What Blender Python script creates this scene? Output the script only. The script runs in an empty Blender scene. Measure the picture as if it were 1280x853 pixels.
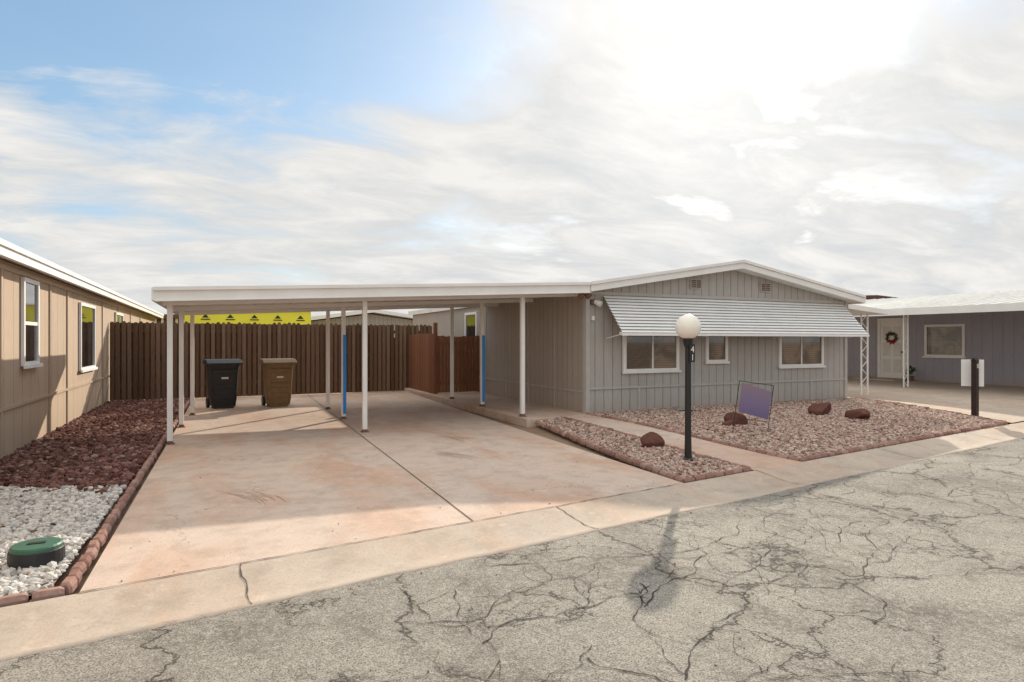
import bpy, math, random, bmesh
import numpy as np
from mathutils import Vector
random.seed(7); rng=np.random.default_rng(7)
scene=bpy.context.scene
scene.view_settings.view_transform='Standard'
try: scene.view_settings.look='None'
except: pass
scene.view_settings.exposure=0
COL=scene.collection

# ---------------- materials ----------------
class N:
    def __init__(s,name):
        s.m=bpy.data.materials.new(name); s.m.use_nodes=True
        s.t=s.m.node_tree; s.b=s.t.nodes['Principled BSDF']
        s.tc=s.t.nodes.new('ShaderNodeTexCoord').outputs['Object']
    def n(s,typ,**k):
        o=s.t.nodes.new(typ)
        for a,b in k.items(): setattr(o,a,b)
        return o
    def l(s,a,b): s.t.links.new(a,b)
    def noise(s,scale,detail=4,rough=.55,vec=None,dist=0):
        o=s.n('ShaderNodeTexNoise'); o.inputs['Scale'].default_value=scale
        o.inputs['Detail'].default_value=detail; o.inputs['Roughness'].default_value=rough
        o.inputs['Distortion'].default_value=dist
        s.l(vec or s.tc,o.inputs['Vector']); return o.outputs['Fac']
    def ramp(s,fac,stops,interp='LINEAR'):
        o=s.n('ShaderNodeValToRGB'); e=o.color_ramp; e.interpolation=interp
        while len(e.elements)<len(stops): e.elements.new(.5)
        for i,(p,c) in enumerate(stops):
            e.elements[i].position=p
            if not isinstance(c,(tuple,list)): c=(c,c,c)
            e.elements[i].color=(*c[:3],1)
        s.l(fac,o.inputs['Fac']); return o.outputs['Color']
    def mix(s,f,a,b,mode='MIX'):
        o=s.n('ShaderNodeMix',data_type='RGBA',blend_type=mode)
        for sock,v in ((o.inputs[0],f),(o.inputs[6],a),(o.inputs[7],b)):
            if hasattr(v,'is_linked'): s.l(v,sock)
            elif isinstance(v,(tuple,list)): sock.default_value=(*v[:3],1)
            else: sock.default_value=v if sock==o.inputs[0] else (v,v,v,1)
        return o.outputs[2]
    def math(s,op,a,b=None,c=None):
        o=s.n('ShaderNodeMath',operation=op)
        for i,v in enumerate((a,b,c)):
            if v is None: continue
            if hasattr(v,'is_linked'): s.l(v,o.inputs[i])
            else: o.inputs[i].default_value=v
        return o.outputs[0]
    def sep(s):
        o=s.n('ShaderNodeSeparateXYZ'); s.l(s.tc,o.inputs[0]); return o.outputs
    def mapping(s,scale=(1,1,1),rot=(0,0,0)):
        o=s.n('ShaderNodeMapping'); o.inputs['Scale'].default_value=scale; o.inputs['Rotation'].default_value=rot
        s.l(s.tc,o.inputs['Vector']); return o.outputs[0]
    def island(s):
        return s.n('ShaderNodeNewGeometry').outputs['Random Per Island']
    def bump(s,h,strength=.4,dist=.01):
        o=s.n('ShaderNodeBump'); o.inputs['Strength'].default_value=strength; o.inputs['Distance'].default_value=dist
        s.l(h,o.inputs['Height']); s.l(o.outputs[0],s.b.inputs['Normal'])
    def color(s,c):
        if hasattr(c,'is_linked'): s.l(c,s.b.inputs['Base Color'])
        else: s.b.inputs['Base Color'].default_value=(*c[:3],1)
    def rough(s,r,spec=None,metal=None):
        s.b.inputs['Roughness'].default_value=r
        if spec is not None: s.b.inputs['Specular IOR Level'].default_value=spec
        if metal is not None: s.b.inputs['Metallic'].default_value=metal

def paint(name,c,rough=.5,dirt=.12,scale=2.5,metal=0):
    k=N(name)
    n1=k.noise(scale,5,.6); n2=k.noise(scale*14,3,.6)
    d=tuple(x*(1-dirt*2) for x in c)
    a=k.mix(k.ramp(n1,[(.35,0),(.75,1)]),c,d)
    a=k.mix(k.ramp(n2,[(.55,0),(.8,.35)]),a,tuple(x*(1-dirt*1.5) for x in c))
    k.color(a); k.rough(rough,.4,metal); k.bump(n2,.15,.004); return k.m

def siding(name,c,axis,spacing,groove=.06,dark=.35):
    k=N(name); s=k.sep(); ax=s[axis]
    q=k.math('DIVIDE',ax,spacing); fr=k.math('FRACT',k.math('ADD',q,100.0)); idx=k.math('FLOOR',q)
    g=k.math('LESS_THAN',fr,groove)
    wn=k.n('ShaderNodeTexWhiteNoise',noise_dimensions='1D'); k.l(idx,wn.inputs['W'])
    grain=k.noise(9,5,.6,vec=k.mapping((6,6,.5)))
    big=k.noise(.9,4,.6)
    a=k.mix(k.ramp(grain,[(.3,0),(.75,1)]),tuple(x*1.08 for x in c),tuple(x*.84 for x in c))
    a=k.mix(k.ramp(big,[(.4,0),(.8,.6)]),a,tuple(x*y for x,y in zip(c,(.84,.8,.76))))
    a=k.mix(k.math('MULTIPLY',wn.outputs['Value'],.16),a,tuple(x*.7 for x in c))
    streak=k.noise(3,4,.6,vec=k.mapping((5,5,.25)))
    a=k.mix(k.ramp(streak,[(.56,0),(.75,.35)]),a,tuple(x*y for x,y in zip(c,(.72,.66,.6))))
    zr=k.ramp(k.math('ADD',s[2],k.math('MULTIPLY',big,.25)),[(.2,1),(.55,0)])
    a=k.mix(k.math('MULTIPLY',zr,.4),a,(.38,.28,.20))
    a=k.mix(g,a,tuple(x*dark for x in c))
    k.color(a); k.rough(.75,.25)
    h=k.math('SUBTRACT',k.math('MULTIPLY',grain,.25),g); k.bump(h,.7,.008); return k.m

def concrete(name,c1,c2,stain,st=.85):
    k=N(name)
    n1=k.noise(.55,5,.62,dist=.4); n2=k.noise(3.2,6,.68); n3=k.noise(55,3,.7); n4=k.noise(1.1,6,.62,vec=k.mapping((1.0,.4,1)),dist=.5)
    a=k.mix(k.ramp(n1,[(.38,0),(.62,1)]),c1,c2)
    a=k.mix(k.ramp(n4,[(.47,0),(.64,st)]),a,stain)
    a=k.mix(k.ramp(n2,[(.47,0),(.72,.65)]),a,tuple(x*.6 for x in c1))
    a=k.mix(k.ramp(k.noise(7,5,.7),[(.56,0),(.7,.45)]),a,tuple(min(.75,x*1.25) for x in c1))
    a=k.mix(k.ramp(n3,[(.5,0),(.7,.45)]),a,tuple(x*.55 for x in c1))
    v=k.n('ShaderNodeTexVoronoi',feature='DISTANCE_TO_EDGE'); v.inputs['Scale'].default_value=.45
    mx=k.n('ShaderNodeVectorMath',operation='ADD'); nn=k.n('ShaderNodeTexNoise'); nn.inputs['Scale'].default_value=2.2; nn.inputs['Detail'].default_value=5
    k.l(k.tc,nn.inputs['Vector']); k.l(k.tc,mx.inputs[0]); k.l(nn.outputs['Color'],mx.inputs[1]); k.l(mx.outputs[0],v.inputs['Vector'])
    cr=k.ramp(v.outputs['Distance'],[(0,1),(.004,0)])
    cr=k.mix(k.ramp(n1,[(.5,0),(.54,1)]),0.0,cr)
    a=k.mix(k.math('MULTIPLY',cr,.5),a,(.14,.11,.09))
    k.color(a); k.rough(.88,.2); k.bump(k.math('ADD',n3,k.math('MULTIPLY',n2,.8)),.35,.006); return k.m

def asphalt():
    k=N('asphalt_surface')
    n1=k.noise(.35,5,.6,dist=.6); n2=k.noise(1.3,6,.7,dist=.5); n3=k.noise(110,2,.7); n5=k.noise(24,4,.75)
    a=k.mix(k.ramp(n1,[(.38,0),(.62,1)]),(.37,.335,.285),(.26,.235,.20))
    a=k.mix(k.ramp(n2,[(.47,0),(.62,.85)]),a,(.165,.143,.118))
    a=k.mix(k.ramp(n5,[(.45,0),(.66,.65)]),a,(.46,.42,.36))
    a=k.mix(k.ramp(n3,[(.46,0),(.62,.8)]),a,(.09,.08,.07))
    v0=k.n('ShaderNodeTexVoronoi'); v0.inputs['Scale'].default_value=70; k.l(k.tc,v0.inputs['Vector'])
    a=k.mix(k.ramp(v0.outputs['Distance'],[(.05,.6),(.3,0)]),a,(.60,.555,.48))
    nn=k.n('ShaderNodeTexNoise'); nn.inputs['Scale'].default_value=1.7; nn.inputs['Detail'].default_value=6; nn.inputs['Roughness'].default_value=.65
    k.l(k.tc,nn.inputs['Vector'])
    sc=k.n('ShaderNodeVectorMath',operation='SCALE'); k.l(nn.outputs['Color'],sc.inputs[0]); sc.inputs['Scale'].default_value=.9
    mx=k.n('ShaderNodeVectorMath',operation='ADD'); k.l(k.tc,mx.inputs[0]); k.l(sc.outputs[0],mx.inputs[1])
    tot=None
    for scale,w,m0 in ((.55,.011,.40),(1.9,.021,.53),(5.5,.035,.59)):
        v=k.n('ShaderNodeTexVoronoi',feature='DISTANCE_TO_EDGE'); v.inputs['Scale'].default_value=scale; k.l(mx.outputs[0],v.inputs['Vector'])
        c=k.ramp(v.outputs['Distance'],[(0,1),(w,0)])
        halo=k.ramp(v.outputs['Distance'],[(0,.35),(w*5,0)])
        msk=k.ramp(k.noise(.6+scale*.07,3,.5),[(m0,0),(m0+.05,1)])
        a=k.mix(k.math('MULTIPLY',halo,msk),a,(.17,.145,.12))
        c=k.math('MULTIPLY',c,msk)
        tot=c if tot is None else k.math('MAXIMUM',tot,c)
    a=k.mix(k.math('MULTIPLY',tot,.85),a,(.05,.043,.036))
    k.color(a); k.rough(.9,.2)
    h=k.math('SUBTRACT',k.math('ADD',n3,k.math('MULTIPLY',n5,.8)),k.math('MULTIPLY',tot,2.5)); k.bump(h,.6,.008); return k.m

def islandmat(name,stops,rough=.85,bscale=30,grain=None):
    k=N(name); a=k.ramp(k.island(),stops)
    n=k.noise(bscale,3,.6,vec=k.mapping(grain) if grain else None)
    a=k.mix(k.ramp(n,[(.35,0),(.75,.6)]),a,k.mix(.5,a,(0,0,0)))
    k.color(a); k.rough(rough,.2); k.bump(n,.4,.005); return k.m

M={}
M['white']=paint('white_painted_metal',(.82,.805,.775),.45,.05)
M['ceil']=paint('ceiling_metal',(.72,.69,.65),.5,.1)
M['roofw']=paint('white_roof_coating',(.78,.77,.74),.6,.08)
M['trim']=paint('white_trim',(.80,.79,.77),.5,.05)
M['awn']=paint('awning_white_paint',(.83,.82,.80),.4,.05)
M['awnshade']=paint('awning_slat_shade',(.20,.20,.20),.6,.05)  # dark colour standing in for the shadow lines between slats
M['greyfront']=siding('grey_siding_front',(.45,.43,.405),0,.205)
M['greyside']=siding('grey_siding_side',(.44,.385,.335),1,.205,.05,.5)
M['greytrim']=paint('grey_trim',(.47,.45,.42),.6,.08)
M['beige']=siding('beige_siding',(.50,.385,.285),1,.41,.035,.5)
M['beigetrim']=paint('beige_trim',(.46,.355,.26),.6,.08)
M['lav']=siding('lavender_grey_siding',(.38,.375,.43),1,.3,.03,.7)
M['lavx']=siding('lavender_grey_siding_front',(.38,.375,.43),0,.3,.03,.7)
M['conc']=concrete('driveway_concrete',(.60,.46,.37),(.56,.455,.38),(.53,.335,.235))
M['conc2']=concrete('gutter_concrete',(.53,.435,.35),(.45,.375,.31),(.48,.34,.245),.7)
M['asph']=asphalt()
M['dirt']=concrete('dirt_soil',(.34,.23,.16),(.28,.19,.135),(.22,.14,.10))
M['joint']=paint('joint_dark',(.10,.075,.06),.9,.1)
M['crack']=paint('crack_dark',(.045,.038,.032),.95,.1)
M['tyre']=paint('tyre_rubber_mark',(.40,.31,.255),.9,.15,9)
M['black']=paint('black_metal',(.018,.018,.018),.4,.1)
M['blackp']=paint('black_plastic',(.022,.022,.024),.5,.15,8)
M['brownp']=paint('brown_plastic',(.22,.135,.062),.5,.15,8)
M['green']=paint('green_plastic',(.05,.14,.085),.5,.15)
M['blue']=paint('blue_paint',(.03,.24,.66),.5,.06)
M['rust']=paint('rusty_metal',(.22,.12,.08),.8,.2,8)
M['vent']=paint('brown_vent',(.17,.11,.085),.7,.1)
M['brownroof']=paint('brown_roof',(.12,.06,.05),.9,.1)
M['yellow']=paint('yellow_sheathing',(.85,.80,.06),.6,.04)
M['wreathred']=paint('wreath_flowers',(.35,.04,.03),.8,.1)
M['fence']=islandmat('weathered_wood',[(0,(.10,.055,.032)),(.5,(.155,.09,.055)),(1,(.21,.135,.09))],.85,6,(6,6,.6))
M['redwood']=islandmat('stained_redwood',[(0,(.20,.085,.045)),(1,(.27,.12,.065))],.8,6,(6,6,.6))
M['lava']=islandmat('lava_rock',[(0,(.08,.035,.03)),(.5,(.17,.08,.065)),(.85,(.25,.13,.105)),(1,(.38,.27,.22))],.95,60)
M['wstone']=islandmat('white_marble_gravel',[(0,(.34,.31,.28)),(.25,(.56,.53,.49)),(.7,(.75,.725,.69)),(1,(.64,.56,.48))],.8,40)
M['pink']=islandmat('pink_gravel',[(0,(.19,.115,.09)),(.3,(.42,.27,.215)),(.6,(.55,.385,.31)),(.85,(.64,.52,.44)),(1,(.28,.25,.23))],.85,40)
M['brick']=islandmat('edging_brick',[(0,(.25,.13,.105)),(.5,(.33,.185,.15)),(1,(.42,.27,.22))],.9,35)
M['boulder']=islandmat('red_boulder',[(0,(.08,.03,.022)),(.5,(.13,.055,.04)),(1,(.19,.09,.07))],.85,14)
M['greystone']=paint('grey_stone',(.33,.30,.27),.9,.2,9)
M['leaf']=islandmat('leaves',[(0,(.03,.06,.015)),(.6,(.06,.11,.03)),(1,(.10,.15,.05))],.6,20)
M['darkpost']=paint('dark_wood_post',(.045,.025,.02),.8,.2,9)
k=N('globe_glass'); k.color((.88,.83,.74)); k.rough(.25,.5); k.b.inputs['Subsurface Weight'].default_value=.3; M['globe']=k.m
def glass(name,c1,c2,lines=0.05):
    k=N(name); n=k.noise(1.6,4,.6,dist=.8); s=k.sep()
    a=k.mix(k.ramp(n,[(.42,0),(.6,1)]),c1,c2)
    fr=k.math('FRACT',k.math('DIVIDE',s[2],lines)); a=k.mix(k.math('MULTIPLY',k.math('LESS_THAN',fr,.28),.45),a,tuple(x*.4 for x in c1))
    k.color(a); k.rough(.06,.8); k.b.inputs['Coat Weight'].default_value=.6; k.b.inputs['Coat Roughness'].default_value=.02; return k.m
M['glass']=glass('window_glass_blinds',(.05,.045,.035),(.20,.16,.115))
M['glassd']=glass('window_screen_dark',(.012,.013,.014),(.03,.03,.03),.03)
k=N('sign_print'); s=k.sep(); a=k.ramp(k.math('ADD',k.math('MULTIPLY',s[2],1.6),-.35),[(0,(.115,.09,.22)),(.55,(.19,.145,.26)),(1,(.24,.17,.20))]); k.color(a); k.rough(.5); M['sign']=k.m

# ---------------- mesh helpers ----------------
def empty(name):
    o=bpy.data.objects.new(name,None); COL.objects.link(o); return o
class MB:
    def __init__(s): s.v=[];s.f=[];s.mi=[];s.m=[];
    def _m(s,m):
        m=M[m]
        if m not in s.m: s.m.append(m)
        return s.m.index(m)
    def poly(s,vs,fs,m):
        b=len(s.v); s.v+= [tuple(map(float,v)) for v in vs]; i=s._m(m)
        for f in fs: s.f.append([b+q for q in f]); s.mi.append(i)
        return s
    def box(s,x0,x1,y0,y1,z0,z1,m,yaw=0):
        vs=[(x,y,z) for z in (z0,z1) for y in (y0,y1) for x in (x0,x1)]
        if yaw:
            cx,cy=(x0+x1)/2,(y0+y1)/2; C,S=math.cos(yaw),math.sin(yaw)
            vs=[(cx+(x-cx)*C-(y-cy)*S,cy+(x-cx)*S+(y-cy)*C,z) for x,y,z in vs]
        return s.poly(vs,[(0,2,3,1),(4,5,7,6),(0,1,5,4),(2,6,7,3),(0,4,6,2),(1,3,7,5)],m)
    def prismy(s,pts,y0,y1,m):
        n=len(pts); vs=[(x,y0,z) for x,z in pts]+[(x,y1,z) for x,z in pts]
        fs=[list(range(n)),list(range(2*n-1,n-1,-1))]+[(i,i+n,(i+1)%n+n,(i+1)%n) for i in range(n)]
        return s.poly(vs,fs,m)
    def prismx(s,pts,x0,x1,m):
        n=len(pts); vs=[(x0,y,z) for y,z in pts]+[(x1,y,z) for y,z in pts]
        fs=[list(range(n)),list(range(2*n-1,n-1,-1))]+[(i,i+n,(i+1)%n+n,(i+1)%n) for i in range(n)]
        return s.poly(vs,fs,m)
    def tube(s,p0,p1,r0,r1,m,n=12):
        p0=Vector(p0);p1=Vector(p1); d=(p1-p0).normalized(); q=d.to_track_quat('Z','Y')
        vs=[]
        for p,r in ((p0,r0),(p1,r1)):
            for i in range(n):
                a=2*math.pi*i/n; vs.append(p+q@Vector((r*math.cos(a),r*math.sin(a),0)))
        fs=[(i,(i+1)%n,n+(i+1)%n,n+i) for i in range(n)]+[list(range(n-1,-1,-1)),list(range(n,2*n))]
        return s.poly(vs,fs,m)
    def lathe(s,cx,cy,prof,m,n=24):
        vs=[(cx+r*math.cos(2*math.pi*i/n),cy+r*math.sin(2*math.pi*i/n),z) for r,z in prof for i in range(n)]
        fs=[(j*n+i,j*n+(i+1)%n,(j+1)*n+(i+1)%n,(j+1)*n+i) for j in range(len(prof)-1) for i in range(n)]
        fs+= [list(range(n-1,-1,-1)),list(range((len(prof)-1)*n,len(prof)*n))]
        return s.poly(vs,fs,m)
    def done(s,name,parent=None,bevel=0,smooth=False):
        me=bpy.data.meshes.new(name); me.from_pydata(s.v,[],s.f)
        for m in s.m: me.materials.append(m)
        me.polygons.foreach_set('material_index',s.mi)
        if smooth: me.polygons.foreach_set('use_smooth',[True]*len(s.f))
        bm=bmesh.new(); bm.from_mesh(me); bmesh.ops.recalc_face_normals(bm,faces=bm.faces); bm.to_mesh(me); bm.free()
        me.update()
        o=bpy.data.objects.new(name,me); COL.objects.link(o)
        if parent: o.parent=parent
        if bevel:
            b=o.modifiers.new('bevel','BEVEL'); b.width=bevel; b.segments=2; b.limit_method='ANGLE'
        return o

def ss(t): t=max(0,min(1,t)); return t*t*(3-2*t)
def H(x,y): return .1*ss((x-4.6)/1.2)*ss((y-5.4)/3.8)
def gz(x): return 4.53+.137*x
def gl(x): return 3.85+.137*x

def quadsheet(name,q,off,mat,nx=20,ny=20,parent=None):
    vs=[];fs=[]
    (ax,ay),(bx,by),(cx,cy),(dx,dy)=q
    for j in range(ny+1):
        t=j/ny
        for i in range(nx+1):
            s=i/nx
            x=(1-t)*((1-s)*ax+s*bx)+t*((1-s)*dx+s*cx); y=(1-t)*((1-s)*ay+s*by)+t*((1-s)*dy+s*cy)
            vs.append((x,y,H(x,y)+off))
    for j in range(ny):
        for i in range(nx):
            a=j*(nx+1)+i; fs.append((a,a+1,a+nx+2,a+nx+1))
    return MB().poly(vs,fs,mat).done(name,parent)

# ---------------- ground ----------------
xs=[-500,-120,-40,-15]+[ -5+.5*i for i in range(62)]+[40,70,150,500]
ys=[-500,-100,-30,-10,0,2,3,3.5]+[4+.5*i for i in range(44)]+[30,45,80,160,500]
vs=[(x,y,H(x,y)-.07) for y in ys for x in xs]; w=len(xs)
MB().poly(vs,[(j*w+i,j*w+i+1,(j+1)*w+i+1,(j+1)*w+i) for j in range(len(ys)-1) for i in range(w-1)],'dirt').done('ground')
MB().poly([(-60,gl(-60)-8.5,-.03),(60,gl(60)-8.5,-.03),(60,gl(60),-.03),(-60,gl(-60),-.03)],[(0,1,2,3)],'asph').done('road')
prof=[(0,.002),(.1,-.006),(.28,-.03),(.45,-.048),(.58,-.043),(.68,-.024),(.70,-.06)]
vs=[];fs=[];gx=[-60,-20]+[-8+.1*i for i in range(350)]+[60]
for i,x in enumerate(gx):
    jx=random.uniform(-.012,.012)+.008*math.sin(x*2.3)
    for d,z in prof: vs.append((x,gz(x)-d+(jx if d>.6 else 0),z))
n=len(prof)
for i in range(len(gx)-1):
    for j in range(n-1): fs.append((i*n+j,(i+1)*n+j,(i+1)*n+j+1,i*n+j+1))
MB().poly(vs,fs,'conc2').done('concrete_gutter',smooth=True)
mb=MB()
for x0 in (-5.2,-2.6,.12,2.75,5.6,8.3,11,13.7,16.5):
    pts=[]
    for i in range(12):
        d=i/11*.69; z=np.interp(d,[p[0] for p in prof],[p[1] for p in prof])+.004
        pts.append((x0+.05*i/11+random.uniform(-.012,.012),gz(x0)-d,z))
    vs=[]
    for p in pts:
        wd=random.uniform(.002,.006); vs+=[(p[0]-wd,p[1],p[2]),(p[0]+wd,p[1],p[2])]
    mb.poly(vs,[(2*i,2*i+1,2*i+3,2*i+2) for i in range(11)],'joint')
mb.done('gutter_joint')
quadsheet('driveway',[(-.76,gz(-.76)),(4.42,gz(4.42)),(4.95,18),(-.62,18)],.002,'conc',24,40)
mb=MB()
def ribbon(pts,w0,mat,off,mb):
    vs=[]
    for i,p in enumerate(pts):
        a=Vector(pts[max(0,i-1)]);b=Vector(pts[min(len(pts)-1,i+1)]); d=(b-a).normalized(); nrm=Vector((-d.y,d.x))
        ww=(w0(i/(len(pts)-1)) if callable(w0) else w0)
        for s in (-1,1):
            q=Vector(p)+nrm*ww*s; vs.append((q.x,q.y,H(p[0],p[1])+off))
    mb.poly(vs,[(2*i,2*i+1,2*i+3,2*i+2) for i in range(len(pts)-1)],mat)
ribbon([(1.9+.02*i,gz(1.9)+.01+i*.88) for i in range(16)],.006,'joint',.007,mb)
ribbon([(-.7+i*.36,10.05) for i in range(16)],.005,'joint',.0075,mb)
ribbon([(-.7+i*.36,14.8) for i in range(16)],.005,'joint',.0075,mb)
ribbon([(-.76+i*.065,gz(-.76+i*.065)+.003+random.uniform(-.006,.006)) for i in range(80)],lambda t:random.uniform(.002,.007),'joint',.008,mb)
mb.done('driveway_joint')
mb=MB()
for cx,cy,a0 in ((.05,6.5,1.5),(2.6,7.7,1.9),(3.0,9.0,1.2)):
    for j in range(8):
        off=j*.036
        st=random.randint(0,6)
        pts=[(cx+off+.25*math.sin(t*.12+a0)+random.uniform(-.004,.004),cy-.45+t*.05) for t in range(st,st+random.randint(8,16))]
        ribbon(pts,lambda t:.0045*math.sin(max(.02,t)*3.1)*random.uniform(.4,1)+.0008,'tyre',.0065+j*.0001,mb)
mb.done('tyre_marks')
quadsheet('walkway',[(5.6,gz(5.6)),(6.52,gz(6.52)),(6.33,9.9),(5.62,9.9)],.002,'conc',8,20)
MB().box(4.95,6.37,9.9,21,-.05,.11,'conc').done('raised_walkway',bevel=.012)
quadsheet('neighbor_driveway',[(13.0,gz(13.0)),(40,gz(40)),(22.4,22),(14.1,22)],.002,'conc2',20,20)

# ---------------- gravel ----------------
g=(1+5**.5)/2
ico=np.array([(-1,g,0),(1,g,0),(-1,-g,0),(1,-g,0),(0,-1,g),(0,1,g),(0,-1,-g),(0,1,-g),(g,0,-1),(g,0,1),(-g,0,-1),(-g,0,1)],float)
ico/=np.linalg.norm(ico[0])
icf=np.array([(0,11,5),(0,5,1),(0,1,7),(0,7,10),(0,10,11),(1,5,9),(5,11,4),(11,10,2),(10,7,6),(7,1,8),(3,9,4),(3,4,2),(3,2,6),(3,6,8),(3,8,9),(4,9,5),(2,4,11),(6,2,10),(8,6,7),(9,8,1)])
def inpoly(px,py,poly):
    ins=np.zeros(len(px),bool); j=len(poly)-1
    for i in range(len(poly)):
        xi,yi=poly[i];xj,yj=poly[j]
        c=((yi>py)!=(yj>py))&(px<(xj-xi)*(py-yi)/(yj-yi+1e-12)+xi); ins^=c; j=i
    return ins
def stones(name,px,py,rad,mat,off):
    n=len(px); r=rad*rng.uniform(.55,1.5,n)
    z=np.array([H(a,b) for a,b in zip(px,py)])+off+r*rng.uniform(.1,.7,n)
    v=ico[None]*rng.uniform(.7,1.3,(n,12,1))
    sc=rng.uniform(.6,1.25,(n,1,3)); sc[:,:,2]*=.75
    v=v*sc*r[:,None,None]
    a=rng.uniform(0,6.28,n); C=np.cos(a);S=np.sin(a)
    X=v[:,:,0]*C[:,None]-v[:,:,1]*S[:,None]; Y=v[:,:,0]*S[:,None]+v[:,:,1]*C[:,None]
    V=np.stack([X+px[:,None],Y+py[:,None],v[:,:,2]+z[:,None]],2).reshape(-1,3)
    F=(icf[None]+(np.arange(n)*12)[:,None,None]).reshape(-1,3)
    me=bpy.data.meshes.new(name); me.from_pydata(V.tolist(),[],F.tolist()); me.materials.append(M[mat])
    o=bpy.data.objects.new(name,me); COL.objects.link(o); return o
def gravel(name,poly,density,rad,mat,off):
    P=np.array(poly); mn=P.min(0);mx=P.max(0); n=int((mx-mn).prod()*density)
    px=rng.uniform(mn[0],mx[0],n);py=rng.uniform(mn[1],mx[1],n); k=inpoly(px,py,poly)
    return stones(name,px[k],py[k],rad,mat,off)
lv=[(-3.4,8.55),(-2.45,8.2),(-1.7,7.75),(-.88,7.46),(-.72,18),(-3.4,18)]
wt=[(-3.4,gz(-3.4)+.1),(-.93,gz(-.93)+.12),(-.88,7.46),(-1.7,7.75),(-2.45,8.2),(-3.4,8.55)]
b1=[(4.52,5.22),(5.55,5.38),(5.56,9.85),(5.15,9.85)]
b2=[(6.58,5.55),(12.85,6.4),(14.0,10.16),(6.38,10.16)]
def base(name,poly,off,mat):
    if len(poly)==4: return quadsheet(name,poly,off,mat,14,14)
    return MB().poly([(x,y,H(x,y)+off) for x,y in poly],[list(range(len(poly)))],mat).done(name)
base('lava_bed',lv,.0,'dirt'); base('gravel_bed',wt,.001,'dirt'); base('gravel_bed',b1,.004,'dirt'); base('gravel_bed',b2,.004,'dirt')
gravel('lava_rock_gravel',lv,560,.030,'lava',.0)
gravel('white_gravel',wt,1500,.021,'wstone',.0)
gravel('pink_gravel',b1,1300,.019,'pink',.004)
gravel('pink_gravel',b2,1100,.020,'pink',.004)
q=rng.normal(0,.22,160); u=rng.uniform(-2.6,-.95,160)
stones('lava_rock_gravel',u,7.5-(u+.88)*.47+q,.026,'lava',.018)
u=rng.uniform(-.6,4.3,60); stones('loose_pebbles',u,4.6+.137*u+rng.uniform(0,1,60)**2*5,.006,'pink',.002)
u=rng.uniform(-1,12,220); stones('loose_pebbles',u,3.8+.137*u-rng.uniform(0,1,220)**2*2.0,.006,'pink',-.03)
# ---------------- brick edging ----------------
def edging(name,pts):
    mb=MB()
    for a,b in zip(pts[:-1],pts[1:]):
        a=Vector(a);b=Vector(b);L=(b-a).length;n=max(1,int(L/.155)); d=(b-a)/n; yaw=math.atan2(d.y,d.x)
        for i in range(n):
            c=a+d*(i+.5); l=d.length*.47; w=.038; h=.045+random.uniform(-.008,.01); y2=yaw+random.uniform(-.09,.09)
            c=c+Vector((random.uniform(-.008,.008),random.uniform(-.008,.008)))
            z0=H(c.x,c.y)-.02
            prof=[(-w,0),(w,0),(w,h*.7),(w*.55,h+.015),(-w*.55,h+.015),(-w,h*.7)]
            vs=[]
            for s,k in ((-l,.6),(-l*.7,.95),(l*.7,.95),(l,.6)):
                for p,z in prof:
                    p*=k; zz=z*(.5+.5*k) if z>0 else 0
                    vs.append((c.x+s*math.cos(y2)-p*math.sin(y2),c.y+s*math.sin(y2)+p*math.cos(y2),z0+zz))
            fs=[(5,4,3,2,1,0),(18,19,20,21,22,23)]
            for q in range(3):
                for e in range(6): fs.append((q*6+e,q*6+(e+1)%6,q*6+6+(e+1)%6,q*6+6+e))
            mb.poly(vs,fs,'brick')
    return mb.done(name)
edging('brick_edging',[(-3.4,gz(-3.4)+.06),(-.84,gz(-.84)+.07),(-.70,17.5)])
edging('brick_edging',[(5.12,9.85),(4.47,gz(4.47)+.06),(5.58,gz(5.58)+.06),(5.6,9.85)])
edging('brick_edging',[(6.33,10.1),(6.55,gz(6.55)+.06),(9.5,gz(9.5)+.07),(12.88,gz(12.88)+.06),(14.0,10.1)])

# ---------------- road cracks ----------------
mb=MB()
def crack(x,y,ang,L,w,depth=0):
    pts=[(x,y)]; a=ang; n=int(L/.035)
    for i in range(n):
        a+=random.gauss(0,.36); a+= (ang-a)*.18
        x+=math.cos(a)*.035; y+=math.sin(a)*.035
        if y>gl(x)-.03: break
        pts.append((x,y))
        if depth<3 and random.random()<.06: crack(x,y,a+random.choice((-1,1))*random.uniform(.6,1.4),L*random.uniform(.25,.55),w*.65,depth+1)
    if len(pts)>3:
        ph=random.random()*6
        ribbon(pts,lambda t:w*(1-t*.85)*(.65+.35*math.sin(t*37+ph))*random.uniform(.6,1.2),'crack',-.0255,mb)
random.seed(11)
for a in [(1.0,3.75,-1.0,1.6,.0055),(1.6,3.9,-.5,2.6,.0065),(1.2,2.9,.15,2.6,.007),(1.6,2.55,-.6,1.6,.007),(2.4,3.2,-1.3,1.3,.006),(3.0,3.1,.3,3,.0045),(4.4,4.0,-.6,2.5,.0045),(5.6,4.2,-.2,3,.0045),(3.6,2.6,.35,4,.005),(6.5,3.7,.4,4,.005),(.4,2.6,.3,.8,.005),(5.2,2.3,.4,3.5,.005),
          (.9,3.3,-.2,2.0,.006),(1.9,2.2,.5,2.2,.006),(2.2,2.9,.1,2.5,.006),(2.6,3.7,-.25,2.5,.005),(3.2,2.2,.9,1.6,.005),(4.2,3.2,-.1,3.0,.005),(1.3,3.6,-1.6,1.4,.005),(6.8,4.4,-.5,2.5,.0045),(8.2,4.3,-.1,4,.005)]:
    crack(*a)
mb.done('road_crack')

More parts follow.
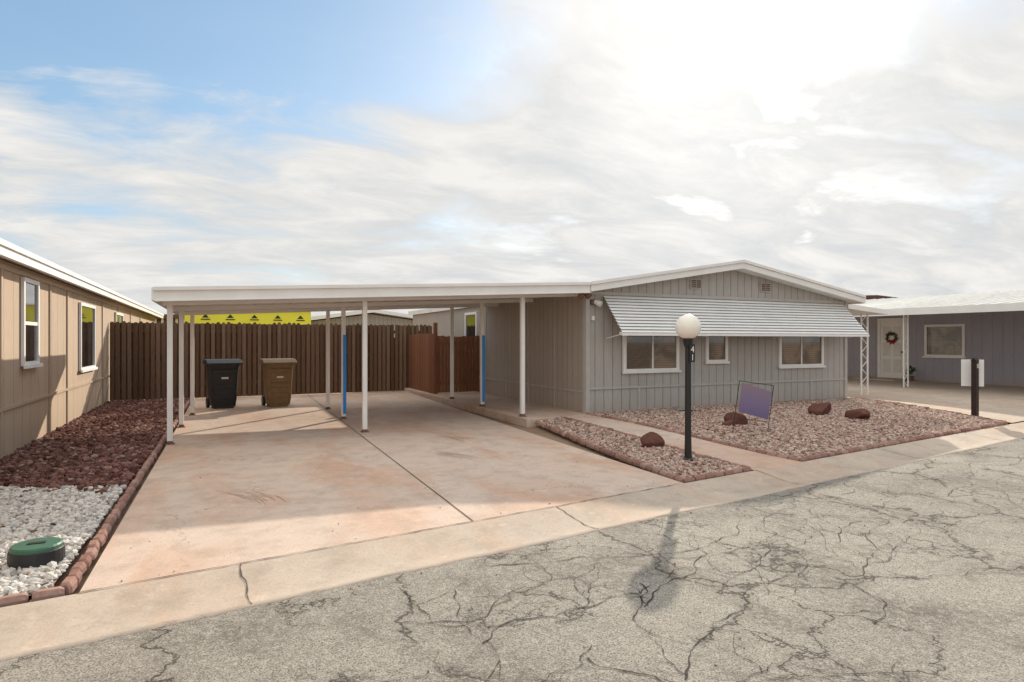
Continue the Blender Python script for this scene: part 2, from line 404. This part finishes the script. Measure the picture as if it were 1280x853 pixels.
# ---------------- window helper ----------------
def win_front(mb,x0,x1,z0,z1,y,fr=.07,mull=None,g='glass'):
    mb.box(x0,x1,y-.045,y-.002,z0,z0+fr,'trim'); mb.box(x0,x1,y-.045,y-.002,z1-fr,z1,'trim')
    mb.box(x0,x0+fr,y-.043,y-.002,z0+fr,z1-fr,'trim'); mb.box(x1-fr,x1,y-.043,y-.002,z0+fr,z1-fr,'trim')
    mb.box(x0+fr,x1-fr,y-.018,y-.002,z0+fr,z1-fr,g)
    for m in (mull or []): mb.box(m-.018,m+.018,y-.03,y-.018,z0+fr,z1-fr,'trim')
    mb.box(x0-.03,x1+.03,y-.07,y-.045,z0-.015,z0+.03,'trim')
def win_side(mb,y0,y1,z0,z1,x,s,fr=.07,rail=None,g='glassd'):
    def bx(a,b,c,d,e,f,m):
        p,q=sorted((x+s*a,x+s*b)); mb.box(p,q,c,d,e,f,m)
    bx(.002,.045,y0,y1,z0,z0+fr,'trim'); bx(.002,.045,y0,y1,z1-fr,z1,'trim')
    bx(.002,.043,y0,y0+fr,z0+fr,z1-fr,'trim'); bx(.002,.043,y1-fr,y1,z0+fr,z1-fr,'trim')
    bx(.002,.018,y0+fr,y1-fr,z0+fr,z1-fr,g)
    if rail: bx(.018,.032,y0+fr,y1-fr,rail-.025,rail+.025,'trim')
    bx(.045,.075,y0-.05,y1+.05,z0-.03,z0+.02,'trim')

# ---------------- main house ----------------
HS=empty('manufactured_house')
MB().prismy([(6.37,-.02),(13.76,-.02),(13.76,2.45),(10.07,3.07),(6.37,2.46)],10.18,22,'greyfront').done('walls',HS)
MB().box(6.355,6.369,10.2,22,.0,2.45,'greyside').done('side_siding',HS)
mb=MB()
mb.box(6.37,13.76,10.155,10.178,.56,.60,'greytrim')
mb.box(6.345,6.43,10.15,10.178,.08,2.42,'greytrim'); mb.box(13.68,13.775,10.15,10.178,.08,2.42,'greytrim')
mb.box(6.335,6.354,10.18,10.26,.11,2.42,'greytrim')
for x in (7.6,8.83,10.07,11.3,12.53): mb.box(x-.02,x+.02,10.162,10.178,.08,.56,'greytrim')
mb.box(6.43,13.68,10.16,10.178,2.40,2.46,'greytrim')
mb.box(6.338,6.354,10.3,22,.50,.53,'greytrim')
for y in (11.4,12.63,13.86,15.1): mb.box(6.342,6.354,y-.02,y+.02,.11,2.4,'greytrim')
mb.done('trim_boards',HS)
MB().prismy([(6.27,2.44),(10.07,3.06),(13.93,2.43),(13.93,2.565),(10.07,3.205),(6.27,2.585)],9.86,22.3,'roofw').done('roof',HS)
mb=MB()
mb.prismy([(6.27,2.425),(10.07,3.045),(13.95,2.41),(13.95,2.53),(10.07,3.165),(6.27,2.545)],9.835,9.857,'white')
mb.prismy([(6.27,2.55),(10.07,3.17),(13.97,2.535),(13.97,2.59),(10.07,3.23),(6.27,2.61)],9.81,9.857,'white')
mb.box(13.935,13.99,9.83,22.3,2.40,2.58,'white')
mb.done('roof_fascia',HS)
mb=MB()
for x in (9.05,11.05):
    mb.box(x-.15,x+.15,10.14,10.178,2.60,2.80,'greytrim')
    for sx in (-.07,.07):
        for i in range(4): mb.box(x+sx-.055,x+sx+.055,10.125,10.14,2.625+i*.042,2.65+i*.042,'vent')
mb.done('gable_vents',HS)
mb=MB(); win_front(mb,7.2,8.6,.87,1.95,10.178,.075,[7.93]); win_front(mb,9.32,9.93,1.03,1.95,10.178,.07); win_front(mb,11.47,12.93,.89,1.95,10.178,.075,[12.2])
win_side(mb,15.7,16.6,1.2,2.3,6.355,-1); mb.done('windows',HS)
mb=MB(); ns=12; y0,z0,y1,z1=10.15,2.38,9.50,1.645
for i in range(ns):
    a=i/ns;b=(i+1)/ns
    ya,za=y0+(y1-y0)*a,z0+(z1-z0)*a; yb,zb=y0+(y1-y0)*b,z0+(z1-z0)*b
    mb.prismx([(ya-.012,za+.0),(ya+(yb-ya)*.5-.034,za+(zb-za)*.45),(yb-.032,zb+.016),(yb-.022,zb+.012),(ya+(yb-ya)*.5-.02,za+(zb-za)*.45),(ya-.0,za-.006)],6.72,13.58,'awn')
    mb.prismx([(yb-.022,zb+.014),(yb-.016,zb-.006),(yb+.006,zb-.010),(yb+.006,zb+.012)],6.73,13.57,'awnshade')  # painted shade line, a dark strip under each slat edge
mb.box(6.70,6.72,9.49,9.56,1.62,1.67,'white')
mb.box(6.70,13.6,9.465,9.495,1.60,1.65,'white')
mb.done('awning_slats',HS)
mb=MB()
for x in (6.8,9.0,11.2,13.5):
    mb.tube((x,9.55,1.64),(x,10.14,1.55),.01,.01,'white',6); mb.tube((x,9.56,1.63),(x,10.12,2.30),.01,.01,'white',6)
mb.done('awning_brackets',HS)
mb=MB(); mb.box(6.45,6.55,10.12,10.178,2.2,2.3,'vent'); mb.tube((6.52,10.12,2.26),(6.6,10.02,2.2),.04,.06,'white',10); mb.box(6.47,6.53,10.13,10.178,1.9,1.98,'white')
mb.tube((6.15,10.0,2.40),(6.1,9.95,2.33),.05,.065,'rust',10); mb.tube((6.25,10.0,2.40),(6.3,9.95,2.33),.05,.065,'rust',10)
mb.done('floodlight',HS)
mb=MB(); mb.prismy([(14.0,2.30),(15.5,2.18),(15.5,2.30),(14.0,2.42)],10.3,14,'white')
for px,py in ((15.3,10.7),(15.05,10.7),(15.3,13.4)):
    mb.box(px-.015,px+.015,py-.015,py+.015,0,2.22,'white')
for i in range(10):
    z=.2+i*.2; s=1 if i%2 else -1
    mb.tube((15.175-s*.12,10.7,z),(15.175+s*.12,10.7,z+.2),.008,.008,'white',6)
mb.done('side_porch',HS)

# ---------------- carport ----------------
CP=empty('carport')
def ct(x): return 2.25+(x+.8)*(.35/7.05)
def cb(x): return ct(x)-.19
MB().prismy([(-.8,ct(-.8)-.13),(6.26,ct(6.26)-.13),(6.26,ct(6.26)-.03),(-.8,ct(-.8)-.03)],9.92,15.0,'ceil').done('roof_deck',CP)
mb=MB()
mb.prismy([(-.82,cb(-.82)),(6.265,cb(6.265)),(6.265,ct(6.265)-.045),(-.82,ct(-.82)-.045)],9.87,9.90,'white')
mb.prismy([(-.84,ct(-.84)-.05),(6.265,ct(6.265)-.05),(6.265,ct(6.265)),(-.84,ct(-.84))],9.835,9.92,'white')
mb.prismy([(-.82,cb(-.82)-.012),(6.265,cb(6.265)-.012),(6.265,cb(6.265)-.001),(-.82,cb(-.82)-.001)],9.84,9.94,'white')
mb.box(-.86,-.82,9.87,15.0,cb(-.8),ct(-.8)-.01,'white'); mb.prismy([(-.82,cb(-.82)),(6.265,cb(6.265)),(6.265,ct(6.265)),(-.82,ct(-.82))],15.0,15.03,'white')
mb.done('fascia',CP)
mb=MB()
for i in range(23):
    x=-.6+i*.3; mb.box(x-.012,x+.012,9.95,14.98,ct(x)-.165,ct(x)-.132,'ceil')
mb.done('ceiling_ribs',CP)
mb=MB()
for y in (10.26,12.2,14.1):
    mb.prismy([(-.75,cb(-.75)-.05),(6.25,cb(6.25)-.05),(6.25,cb(6.25)+.02),(-.75,cb(-.75)+.02)],y-.025,y+.025,'white')
mb.done('beams',CP)
mb=MB()
for j,y in enumerate((10.26,12.2,14.1)):
    for x,zb in ((-.66+(0,.05,.15)[j],0),(2.15,0),(5.04,.11)):
        zt=cb(x)-.045; w=.028
        mb.box(x-w,x+w,y-w,y+w,zb,zt,'white')
        mb.box(x-w-.008,x-w+.006,y-w-.008,y+w+.008,zb,zt-.01,'white'); mb.box(x+w-.006,x+w+.008,y-w-.008,y+w+.008,zb,zt-.01,'white')
        mb.box(x-.06,x+.06,y-.06,y+.06,zb,zb+.012,'rust')
        mb.box(x-.039,x+.039,y-.039,y+.039,zb+.012,zb+.05,'rust')
        if j==1 and x>2:
            mb.box(x-.012,x+.046,y-.05,y-.038,zb+.1,1.62,'blue')
mb.done('posts',CP)

# ---------------- fences ----------------
mb=MB(); x=-2.46
while x<5.75:
    w=.088+random.uniform(-.006,.006); h=1.98+random.uniform(-.025,.03); tl=random.uniform(-.008,.008)
    z0=.03; d=random.uniform(-.004,.004)
    vs=[(x,18+d,z0),(x+w,18+d,z0),(x+w,18.02+d,z0),(x,18.02+d,z0)]
    top=[(x+tl,18+d,h-.03),(x+w+tl,18+d,h-.03),(x+w+tl,18.02+d,h-.03),(x+tl,18.02+d,h-.03)]
    top2=[(x+tl+.022,18+d,h),(x+w+tl-.022,18+d,h),(x+w+tl-.022,18.02+d,h),(x+tl+.022,18.02+d,h)]
    mb.poly(vs+top+top2,[(0,3,2,1),(0,1,5,4),(1,2,6,5),(2,3,7,6),(3,0,4,7),(4,5,9,8),(5,6,10,9),(6,7,11,10),(7,4,8,11),(8,9,10,11)],'fence')
    hb=random.choice((1.96,1.95,1.97,1.6)) if random.random()<.3 else 1.955
    mb.box(x+.058,x+.058+w,18.062,18.08,.03,hb,'fence')
    x+=.125
for z in (.35,1.05,1.72): mb.box(-2.46,5.75,18.026,18.06,z,z+.085,'fence')
mb.done('wooden_fence')
mb=MB(); x=5.17
mb.box(5.08,5.17,15.58,15.67,.0,1.98,'redwood')
while x<6.26:
    mb.box(x+.003,x+.092,15.58,15.6,.14,1.63+random.uniform(-.015,.015),'redwood'); x+=.099
for z in (.35,1.4): mb.box(5.17,6.33,15.602,15.64,z,z+.085,'redwood')
x=15.7
while x<18: mb.box(5.08,5.10,x,x+.09,.11,1.7,'redwood'); x+=.098
mb.done('wooden_gate')
# ---------------- left neighbour house ----------------
LH=empty('neighbor_house')
MB().prismy([(-9.5,0),(-2.48,0),(-2.48,2.52),(-5.9,3.2),(-9.5,2.52)],3.5,30,'beige').done('walls',LH)
MB().prismy([(-2.25,2.49),(-2.25,2.60),(-5.9,3.35),(-9.7,2.6),(-9.7,2.49),(-5.9,3.22)],3.2,30.3,'roofw').done('roof',LH)
mb=MB(); mb.box(-2.247,-2.20,3.2,30.3,2.46,2.56,'white'); mb.box(-2.247,-2.17,3.2,30.3,2.562,2.625,'white'); mb.done('fascia',LH)
mb=MB()
mb.box(-2.478,-2.455,3.5,30,.62,.66,'beigetrim')
for y in (6,8.45,9.7,12.15,13.4,17.05,19.5,22,24.5): mb.box(-2.478,-2.457,y-.035,y+.035,.02,.618,'beigetrim'); mb.box(-2.478,-2.457,y-.035,y+.035,.662,2.398,'beigetrim')
mb.box(-2.478,-2.45,3.5,30,2.40,2.46,'beigetrim')
mb.done('trim_boards',LH)
mb=MB(); win_side(mb,10.55,11.35,1.15,2.38,-2.475,1,.06,1.75); win_side(mb,14.4,15.95,.92,2.25,-2.475,1,.06); win_side(mb,18.9,20.2,1.3,2.25,-2.475,1,.06); mb.done('windows',LH)
# ---------------- right neighbour house ----------------
RH=empty('neighbor_house')
MB().prismy([(22.35,-.02),(30,-.02),(30,2.6),(26.2,3.2),(22.35,2.75)],4,20,'lav').done('walls',RH)
MB().prismy([(18.2,2.30),(26.2,3.22),(31,2.7),(31,2.82),(26.2,3.34),(18.2,2.42)],5.5,21,'roofw').done('roof',RH)
mb=MB(); mb.box(18.12,18.197,5.5,21,2.26,2.46,'white'); mb.prismy([(18.12,2.24),(26.2,3.17),(26.2,3.37),(18.12,2.46)],5.44,5.497,'white')
for i in range(38): y=5.8+i*.4; mb.prismy([(18.2,2.425),(26,3.325),(26,3.35),(18.2,2.45)],y,y+.03,'roofw')
mb.done('fascia',RH)
mb=MB()
for px,py in ((18.77,11.9),(18.6,15.6),(18.6,7.6)):
    for dx in (-.1,.1): mb.box(px+dx-.015,px+dx+.015,py-.015,py+.015,.0,2.3,'white')
    for i in range(11):
        z=.1+i*.2; s=1 if i%2 else -1
        mb.tube((px-s*.1,py,z),(px+s*.1,py,z+.2),.009,.009,'white',6)
mb.done('iron_posts',RH)
mb=MB(); win_side(mb,12.2,13.5,.95,2.07,22.347,-1,.08,g='glass')
mb.box(22.29,22.347,14.1,14.2,.15,2.25,'trim'); mb.box(22.29,22.347,15.1,15.2,.15,2.25,'trim'); mb.box(22.29,22.347,14.1,15.2,2.252,2.34,'trim')
mb.box(22.31,22.347,14.2,15.1,.15,2.25,'white')
for z in (.35,.95,1.55):
    for y in (14.32,14.72): mb.box(22.295,22.31,y,y+.27,z,z+.48,'ceil')
mb.tube((22.31,14.27,1.1),(22.25,14.27,1.1),.03,.03,'rust',10)
mb.box(21.2,22.34,13.9,15.4,.004,.15,'conc2')
mb.done('door_and_window',RH)
mb=MB()
for i in range(260):
    a=random.uniform(0,6.283); r=.17+random.gauss(0,.03)
    P=Vector((22.27+random.gauss(0,.012),14.65+r*math.cos(a),1.62+r*math.sin(a)))
    d=Vector([random.gauss(0,1) for _ in range(3)]).normalized(); e=d.cross(Vector((1,.3,.2))).normalized()
    mb.poly([P-d*.035,P+e*.02,P+d*.035,P-e*.02],[(0,1,2,3)],'wreathred' if (a>3.6 and a<5.6) or i%5==0 else 'leaf')
mb.done('door_wreath',RH)
def leafy(name,c,rad,n,size,pot):
    mb=MB(); mb.lathe(c[0],c[1],[(.1,pot),(.14,pot+.25),(.15,pot+.26)],'rust',12)
    cl=[Vector([random.gauss(0,.45) for _ in range(3)]) for _ in range(6)]
    for i in range(n):
        k=random.choice(cl); p=k+Vector([random.gauss(0,.16) for _ in range(3)])
        P=Vector((c[0]+p.x*rad[0],c[1]+p.y*rad[1],c[2]+p.z*rad[2]))
        d=Vector([random.gauss(0,1) for _ in range(3)]).normalized(); e=d.cross(Vector([random.gauss(0,1) for _ in range(3)])).normalized(); s=size*random.uniform(.6,1.3)
        mb.poly([P-d*s,P+e*s*.5,P+d*s,P-e*s*.5],[(0,1,2,3)],'leaf')
    return mb.done(name)
leafy('potted_plant',(21.9,13.75,.45),(.18,.18,.22),160,.045,.01)
leafy('potted_plant',(14.1,10.9,.42),(.15,.15,.25),140,.045,.0)
# ---------------- background buildings ----------------
B=empty('yellow_sheathed_building')
MB().box(-1.2,3.3,26,30,-.05,2.72,'yellow').done('walls',B)
mb=MB()
for x in (-.5,.35,1.2,2.05,2.9):
    for z in (1.6,2.38):
        mb.poly([(x-.12,25.99,z),(x+.12,25.99,z),(x,25.99,z+.14)],[(0,1,2)],'black'); mb.box(x-.16,x+.16,25.985,25.99,z-.08,z-.04,'black')
mb.box(-1.3,3.4,25.9,30,2.722,2.76,'roofw')
mb.done('sheathing_prints',B)
B=empty('background_house')
MB().prismy([(3.0,-.05),(10.5,-.05),(10.5,2.3),(6.6,2.8),(3.0,2.3)],30,40,'greyfront').done('walls',B)
MB().prismy([(2.6,2.28),(6.6,2.86),(10.9,2.3),(10.9,2.45),(6.6,3.02),(2.6,2.45)],29.4,40.5,'white').done('roof',B)
B=empty('background_house')
MB().box(-8,-1.4,32,40,-.05,2.5,'vent').done('walls',B)
mb=MB(); mb.box(-8.3,-1.1,31.7,40,2.502,2.7,'brownroof')
for i in range(24): mb.box(-8+i*.28,-7.9+i*.28,31.9,31.99,.1,2.5,'white')
mb.done('roof',B)
B=empty('background_house')
MB().box(27,39,23,31,-.05,3.4,'lavx').done('walls',B)
MB().prismy([(26.4,3.402),(39.6,3.402),(39.6,3.75),(33,4.05),(26.4,3.75)],22.5,31.5,'brownroof').done('roof',B)

# ---------------- lamp post ----------------
LP=empty('lamp_post'); lx,ly=5.26,6.04; lz=H(lx,ly)
mb=MB(); mb.lathe(lx,ly,[(.075,lz-.02),(.075,lz+.03),(.045,lz+.05),(.04,lz+.3),(.036,1.42),(.05,1.44),(.06,1.5),(.065,1.54),(.04,1.55)],'black',20); mb.done('pole',LP)
mb=MB(); prof=[(.155*math.sin(math.pi*i/20)+.0005,1.675-.155*math.cos(math.pi*i/20)) for i in range(21)]; mb.lathe(lx,ly,prof,'globe',32); mb.done('globe',LP,smooth=True)
mb=MB(); mb.box(lx-.025,lx+.055,ly-.062,ly-.05,1.24,1.46,'black'); mb.done('number_plate',LP)
def text(body,loc,size,mat,parent,rot=(math.pi/2,0,0)):
    c=bpy.data.curves.new('number','FONT'); c.body=body; c.size=size; c.extrude=.001; c.materials.append(M[mat]); c.align_x='CENTER'
    o=bpy.data.objects.new('number',c); o.location=loc; o.rotation_euler=rot; COL.objects.link(o); o.parent=parent
text('4',(lx+.015,ly-.065,1.36),.11,'white',LP); text('1',(lx+.015,ly-.065,1.26),.11,'white',LP)
# ---------------- bins ----------------
def bin_(name,x,y,yaw,mat,lidm):
    P=empty(name); P.location=(x,y,.004); P.rotation_euler=(0,0,yaw)
    mb=MB()
    rings=[(.25,.22,.06),(.27,.25,.25),(.295,.29,.80),(.305,.31,.93),(.32,.33,.935),(.32,.33,.97)]
    vs=[];n=16
    for a,b,z in rings:
        for i in range(n):
            t=2*math.pi*i/n; c,s=math.cos(t),math.sin(t); p=.28
            vs.append((a*math.copysign(abs(c)**p,c),b*math.copysign(abs(s)**p,s),z))
    fs=[(j*n+i,j*n+(i+1)%n,(j+1)*n+(i+1)%n,(j+1)*n+i) for j in range(len(rings)-1) for i in range(n)]+[list(range(n)),list(range(n*5,n*6))]
    mb.poly(vs,fs,mat); mb.box(-.24,.24,-.335,-.30,.80,.86,mat)
    for z in (.3,.42,.54): mb.box(-.2,.2,-.275-.05*(z-.25),-.255,z,z+.015,mat)
    mb.done('body',P)
    mb=MB(); mb.prismx([(-.36,.972),(.36,.985),(.36,1.03),(.2,1.09),(-.2,1.08),(-.36,1.01)],-.36,.36,lidm); mb.tube((-.28,.39,.98),(.28,.39,.98),.018,.018,lidm,8)
    for sx in(-.27,.27): mb.box(sx-.02,sx+.02,.33,.40,.95,1.0,lidm)
    mb.box(-.1,.1,-.385,-.35,.985,1.01,lidm)
    mb.done('lid',P,bevel=.012)
    mb=MB()
    for sx in(-.27,.27): mb.tube((sx-.03,.24,.12),(sx+.03,.24,.12),.12,.12,'black',16)
    mb.box(-.2,.2,-.2,.2,.0,.065,mat)
    mb.done('wheels',P)
    mb=MB(); mb.box(-.07,.07,-.302,-.285,.66,.70,'ceil') ; mb.done('label',P)
bin_('trash_bin',.05,15.35,.15,'blackp','blackp'); bin_('trash_bin',1.2,15.25,.1,'brownp','brownp')
# ---------------- yard sign ----------------
P=empty('yard_sign'); P.location=(7.5,7.2,H(7.55,7.2)-.04); P.rotation_euler=(0,.14,-.30)
mb=MB()
for x in (-.29,.29): mb.tube((x,0,-.02),(x,0,.84),.006,.006,'black',6)
mb.tube((-.29,0,.84),(.29,0,.84),.006,.006,'black',6); mb.tube((-.29,0,.26),(.29,0,.26),.006,.006,'black',6); mb.done('frame',P)
MB().poly([(-.24,-.006,.36),(.27,-.006,.30),(.27,-.006,.74),(-.24,-.006,.82),(-.24,.002,.36),(.27,.002,.30),(.27,.002,.74),(-.24,.002,.82)],[(0,1,2,3),(7,6,5,4),(0,4,5,1),(1,5,6,2),(2,6,7,3),(3,7,4,0)],'sign').done('panel',P)
# ---------------- number post ----------------
P=empty('address_post'); zz=H(13.15,7.0)
mb=MB(); mb.box(13.10,13.19,6.96,7.05,zz-.03,1.12,'darkpost'); mb.prismx([(6.95,1.121),(7.06,1.121),(7.005,1.18)],13.09,13.2,'darkpost'); mb.done('post',P)
mb=MB(); mb.box(13.06,13.42,7.09,7.11,.62,1.14,'trim',yaw=-.9); mb.done('panel',P)
text('0',(13.145,6.955,.98),.12,'white',P)
# ---------------- boulders ----------------
def boulder(x,y,sx,sy,sz,m='boulder',name='boulder'):
    me=bpy.data.meshes.new(name); bm=bmesh.new(); bmesh.ops.create_icosphere(bm,subdivisions=3,radius=1)
    cuts=[Vector([random.gauss(0,1) for _ in range(3)]).normalized() for _ in range(11)]
    a=random.uniform(0,6)
    for v in bm.verts:
        for c in cuts:
            d=v.co.dot(c)
            if d>.52: v.co-=c*(d-.52)*.95
        v.co*=1+random.gauss(0,.02)
        v.co=Vector((v.co.x*sx,v.co.y*sy,v.co.z*sz))*1.15
        v.co=Vector((v.co.x*math.cos(a)-v.co.y*math.sin(a),v.co.x*math.sin(a)+v.co.y*math.cos(a),v.co.z))
    bm.to_mesh(me);bm.free(); me.materials.append(M[m]); o=bpy.data.objects.new(name,me); COL.objects.link(o); o.location=(x,y,H(x,y)+sz*.45)
boulder(5.38,6.95,.18,.13,.14); boulder(7.9,7.95,.21,.15,.14); boulder(7.72,7.85,.12,.1,.09); boulder(10.45,8.25,.28,.2,.19); boulder(10.55,7.65,.27,.2,.16)
boulder(8.35,9.75,.34,.14,.06,'greystone','stepping_stone'); boulder(12.7,9.8,.3,.14,.06,'greystone','stepping_stone')
# ---------------- valve box ----------------
P=empty('irrigation_valve_box')
mb=MB(); mb.lathe(-1.12,5.15,[(.16,-.02),(.155,.1),(.15,.105)],'blackp',28); mb.done('housing',P)
mb=MB(); mb.lathe(-1.12,5.15,[(.146,.1),(.146,.125),(.138,.135),(.02,.137)],'green',28); mb.box(-1.17,-1.07,5.13,5.17,.137,.142,'black'); mb.done('lid',P)

# ---------------- sun & sky ----------------
EL=math.radians(22.8); AZ=math.radians(44)
sv=Vector((math.sin(AZ)*math.cos(EL),math.cos(AZ)*math.cos(EL),math.sin(EL)))
sun=bpy.data.lights.new('sun','SUN'); sun.energy=5.0; sun.angle=math.radians(.6); sun.color=(1,.90,.75)
so=bpy.data.objects.new('sun',sun); COL.objects.link(so); so.rotation_euler=sv.to_track_quat('Z','Y').to_euler()
W=bpy.data.worlds.new('World'); scene.world=W; W.use_nodes=True; t=W.node_tree; t.nodes.clear()
def nn(ty,**k):
    o=t.nodes.new(ty)
    for a,b in k.items(): setattr(o,a,b)
    return o
def mm(op,a,b=None,c=None):
    o=nn('ShaderNodeMath',operation=op)
    for i,v in enumerate((a,b,c)):
        if v is None: continue
        if hasattr(v,'is_linked'): t.links.new(v,o.inputs[i])
        else: o.inputs[i].default_value=v
    return o.outputs[0]
out=nn('ShaderNodeOutputWorld'); bg=nn('ShaderNodeBackground'); bg.inputs['Strength'].default_value=.1; t.links.new(bg.outputs[0],out.inputs[0])
sky=nn('ShaderNodeTexSky'); sky.sky_type='NISHITA'; sky.sun_disc=False; sky.sun_elevation=EL; sky.sun_rotation=AZ
tc=nn('ShaderNodeTexCoord').outputs['Generated']
sx=nn('ShaderNodeSeparateXYZ'); t.links.new(tc,sx.inputs[0])
zc=mm('ADD',mm('MAXIMUM',sx.outputs[2],0.0),.20)
cv=nn('ShaderNodeCombineXYZ'); t.links.new(mm('DIVIDE',sx.outputs[0],zc),cv.inputs[0]); t.links.new(mm('DIVIDE',sx.outputs[1],zc),cv.inputs[1])
def wn(scale,detail,rough,dist,loc=(0,0,0),sc=(1,1,1),rot=0):
    m=nn('ShaderNodeMapping'); m.inputs['Location'].default_value=loc; m.inputs['Scale'].default_value=sc; m.inputs['Rotation'].default_value=(0,0,rot); t.links.new(cv.outputs[0],m.inputs['Vector'])
    o=nn('ShaderNodeTexNoise'); o.inputs['Scale'].default_value=scale;o.inputs['Detail'].default_value=detail;o.inputs['Roughness'].default_value=rough;o.inputs['Distortion'].default_value=dist
    t.links.new(m.outputs[0],o.inputs['Vector']); return o.outputs['Fac']
def ramp(f,st):
    o=nn('ShaderNodeValToRGB'); e=o.color_ramp
    while len(e.elements)<len(st): e.elements.new(.5)
    for i,(p,c) in enumerate(st):
        e.elements[i].position=p; e.elements[i].color=(*(c if isinstance(c,tuple) else (c,c,c)),1)
    t.links.new(f,o.inputs[0]); return o.outputs[0]
def vmix(f,a,b,bt='MIX'):
    o=nn('ShaderNodeMix',data_type='RGBA',blend_type=bt)
    for s_,v in ((o.inputs[0],f),(o.inputs[6],a),(o.inputs[7],b)):
        if hasattr(v,'is_linked'): t.links.new(v,s_)
        elif isinstance(v,tuple): s_.default_value=(*v,1)
        else: s_.default_value=v
    return o.outputs[2]
def smooth(val,a,b,lo,hi):
    z=nn('ShaderNodeMapRange',interpolation_type='SMOOTHSTEP'); t.links.new(val,z.inputs[0])
    for i,v in enumerate((a,b,lo,hi)): z.inputs[i+1].default_value=v
    return z.outputs[0]
dt=nn('ShaderNodeVectorMath',operation='DOT_PRODUCT'); t.links.new(tc,dt.inputs[0]); dt.inputs[1].default_value=sv
dp=mm('MAXIMUM',dt.outputs['Value'],0.0)
glow=mm('POWER',dp,14.0); glow2=mm('POWER',dp,50.0)
n1=wn(1.15,7,.56,.35,(3.1,1.7,0),(1,1.15,1),.5); n2=wn(3.0,7,.62,.5,(7,3,0),(.75,1.45,1),.45)
mask=mm('ADD',mm('ADD',mm('MULTIPLY',n1,1.1),mm('MULTIPLY',n2,.5)),mm('ADD',mm('MULTIPLY',mm('SUBTRACT',.30,sx.outputs[2]),.75),mm('MULTIPLY',glow,.16)))
mk=ramp(mask,[(.68,0.10),(.78,.6),(.92,1)])
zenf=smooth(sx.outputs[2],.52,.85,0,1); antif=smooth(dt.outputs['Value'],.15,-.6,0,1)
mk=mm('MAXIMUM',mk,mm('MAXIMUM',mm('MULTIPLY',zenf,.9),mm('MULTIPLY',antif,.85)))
skyl=vmix(1.0,sky.outputs[0],(.6,1.8,3.0),'ADD')
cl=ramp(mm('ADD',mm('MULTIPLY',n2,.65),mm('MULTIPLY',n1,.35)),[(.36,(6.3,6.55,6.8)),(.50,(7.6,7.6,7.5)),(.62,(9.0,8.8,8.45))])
gc=nn('ShaderNodeCombineXYZ'); g3=mm('ADD',mm('MULTIPLY',glow,.5),mm('MULTIPLY',glow2,1.9))
for i,f in enumerate((1.0,.97,.92)): t.links.new(mm('MULTIPLY',g3,f),gc.inputs[i])
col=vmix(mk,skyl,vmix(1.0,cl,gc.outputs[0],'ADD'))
gain=mm('MULTIPLY',mm('ADD',mm('MULTIPLY',zenf,.95),1.0),mm('ADD',mm('MULTIPLY',antif,.45),1.0))  # added fill: brightens the unseen sky overhead and opposite the sun
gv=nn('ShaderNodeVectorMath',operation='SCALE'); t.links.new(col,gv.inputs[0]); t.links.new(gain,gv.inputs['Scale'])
# warms the fill from the added cloud overhead and opposite the sun
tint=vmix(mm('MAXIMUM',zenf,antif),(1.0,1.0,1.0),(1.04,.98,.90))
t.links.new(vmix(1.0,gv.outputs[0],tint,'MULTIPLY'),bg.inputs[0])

# ---------------- camera ----------------
cam=bpy.data.cameras.new('camera'); cam.lens=21.8; cam.sensor_width=36; cam.clip_end=2000; cam.clip_start=.05
co=bpy.data.objects.new('camera',cam); COL.objects.link(co); co.location=(0,0,1.5); co.rotation_euler=(math.pi/2,0,-math.radians(25.2)); scene.camera=co
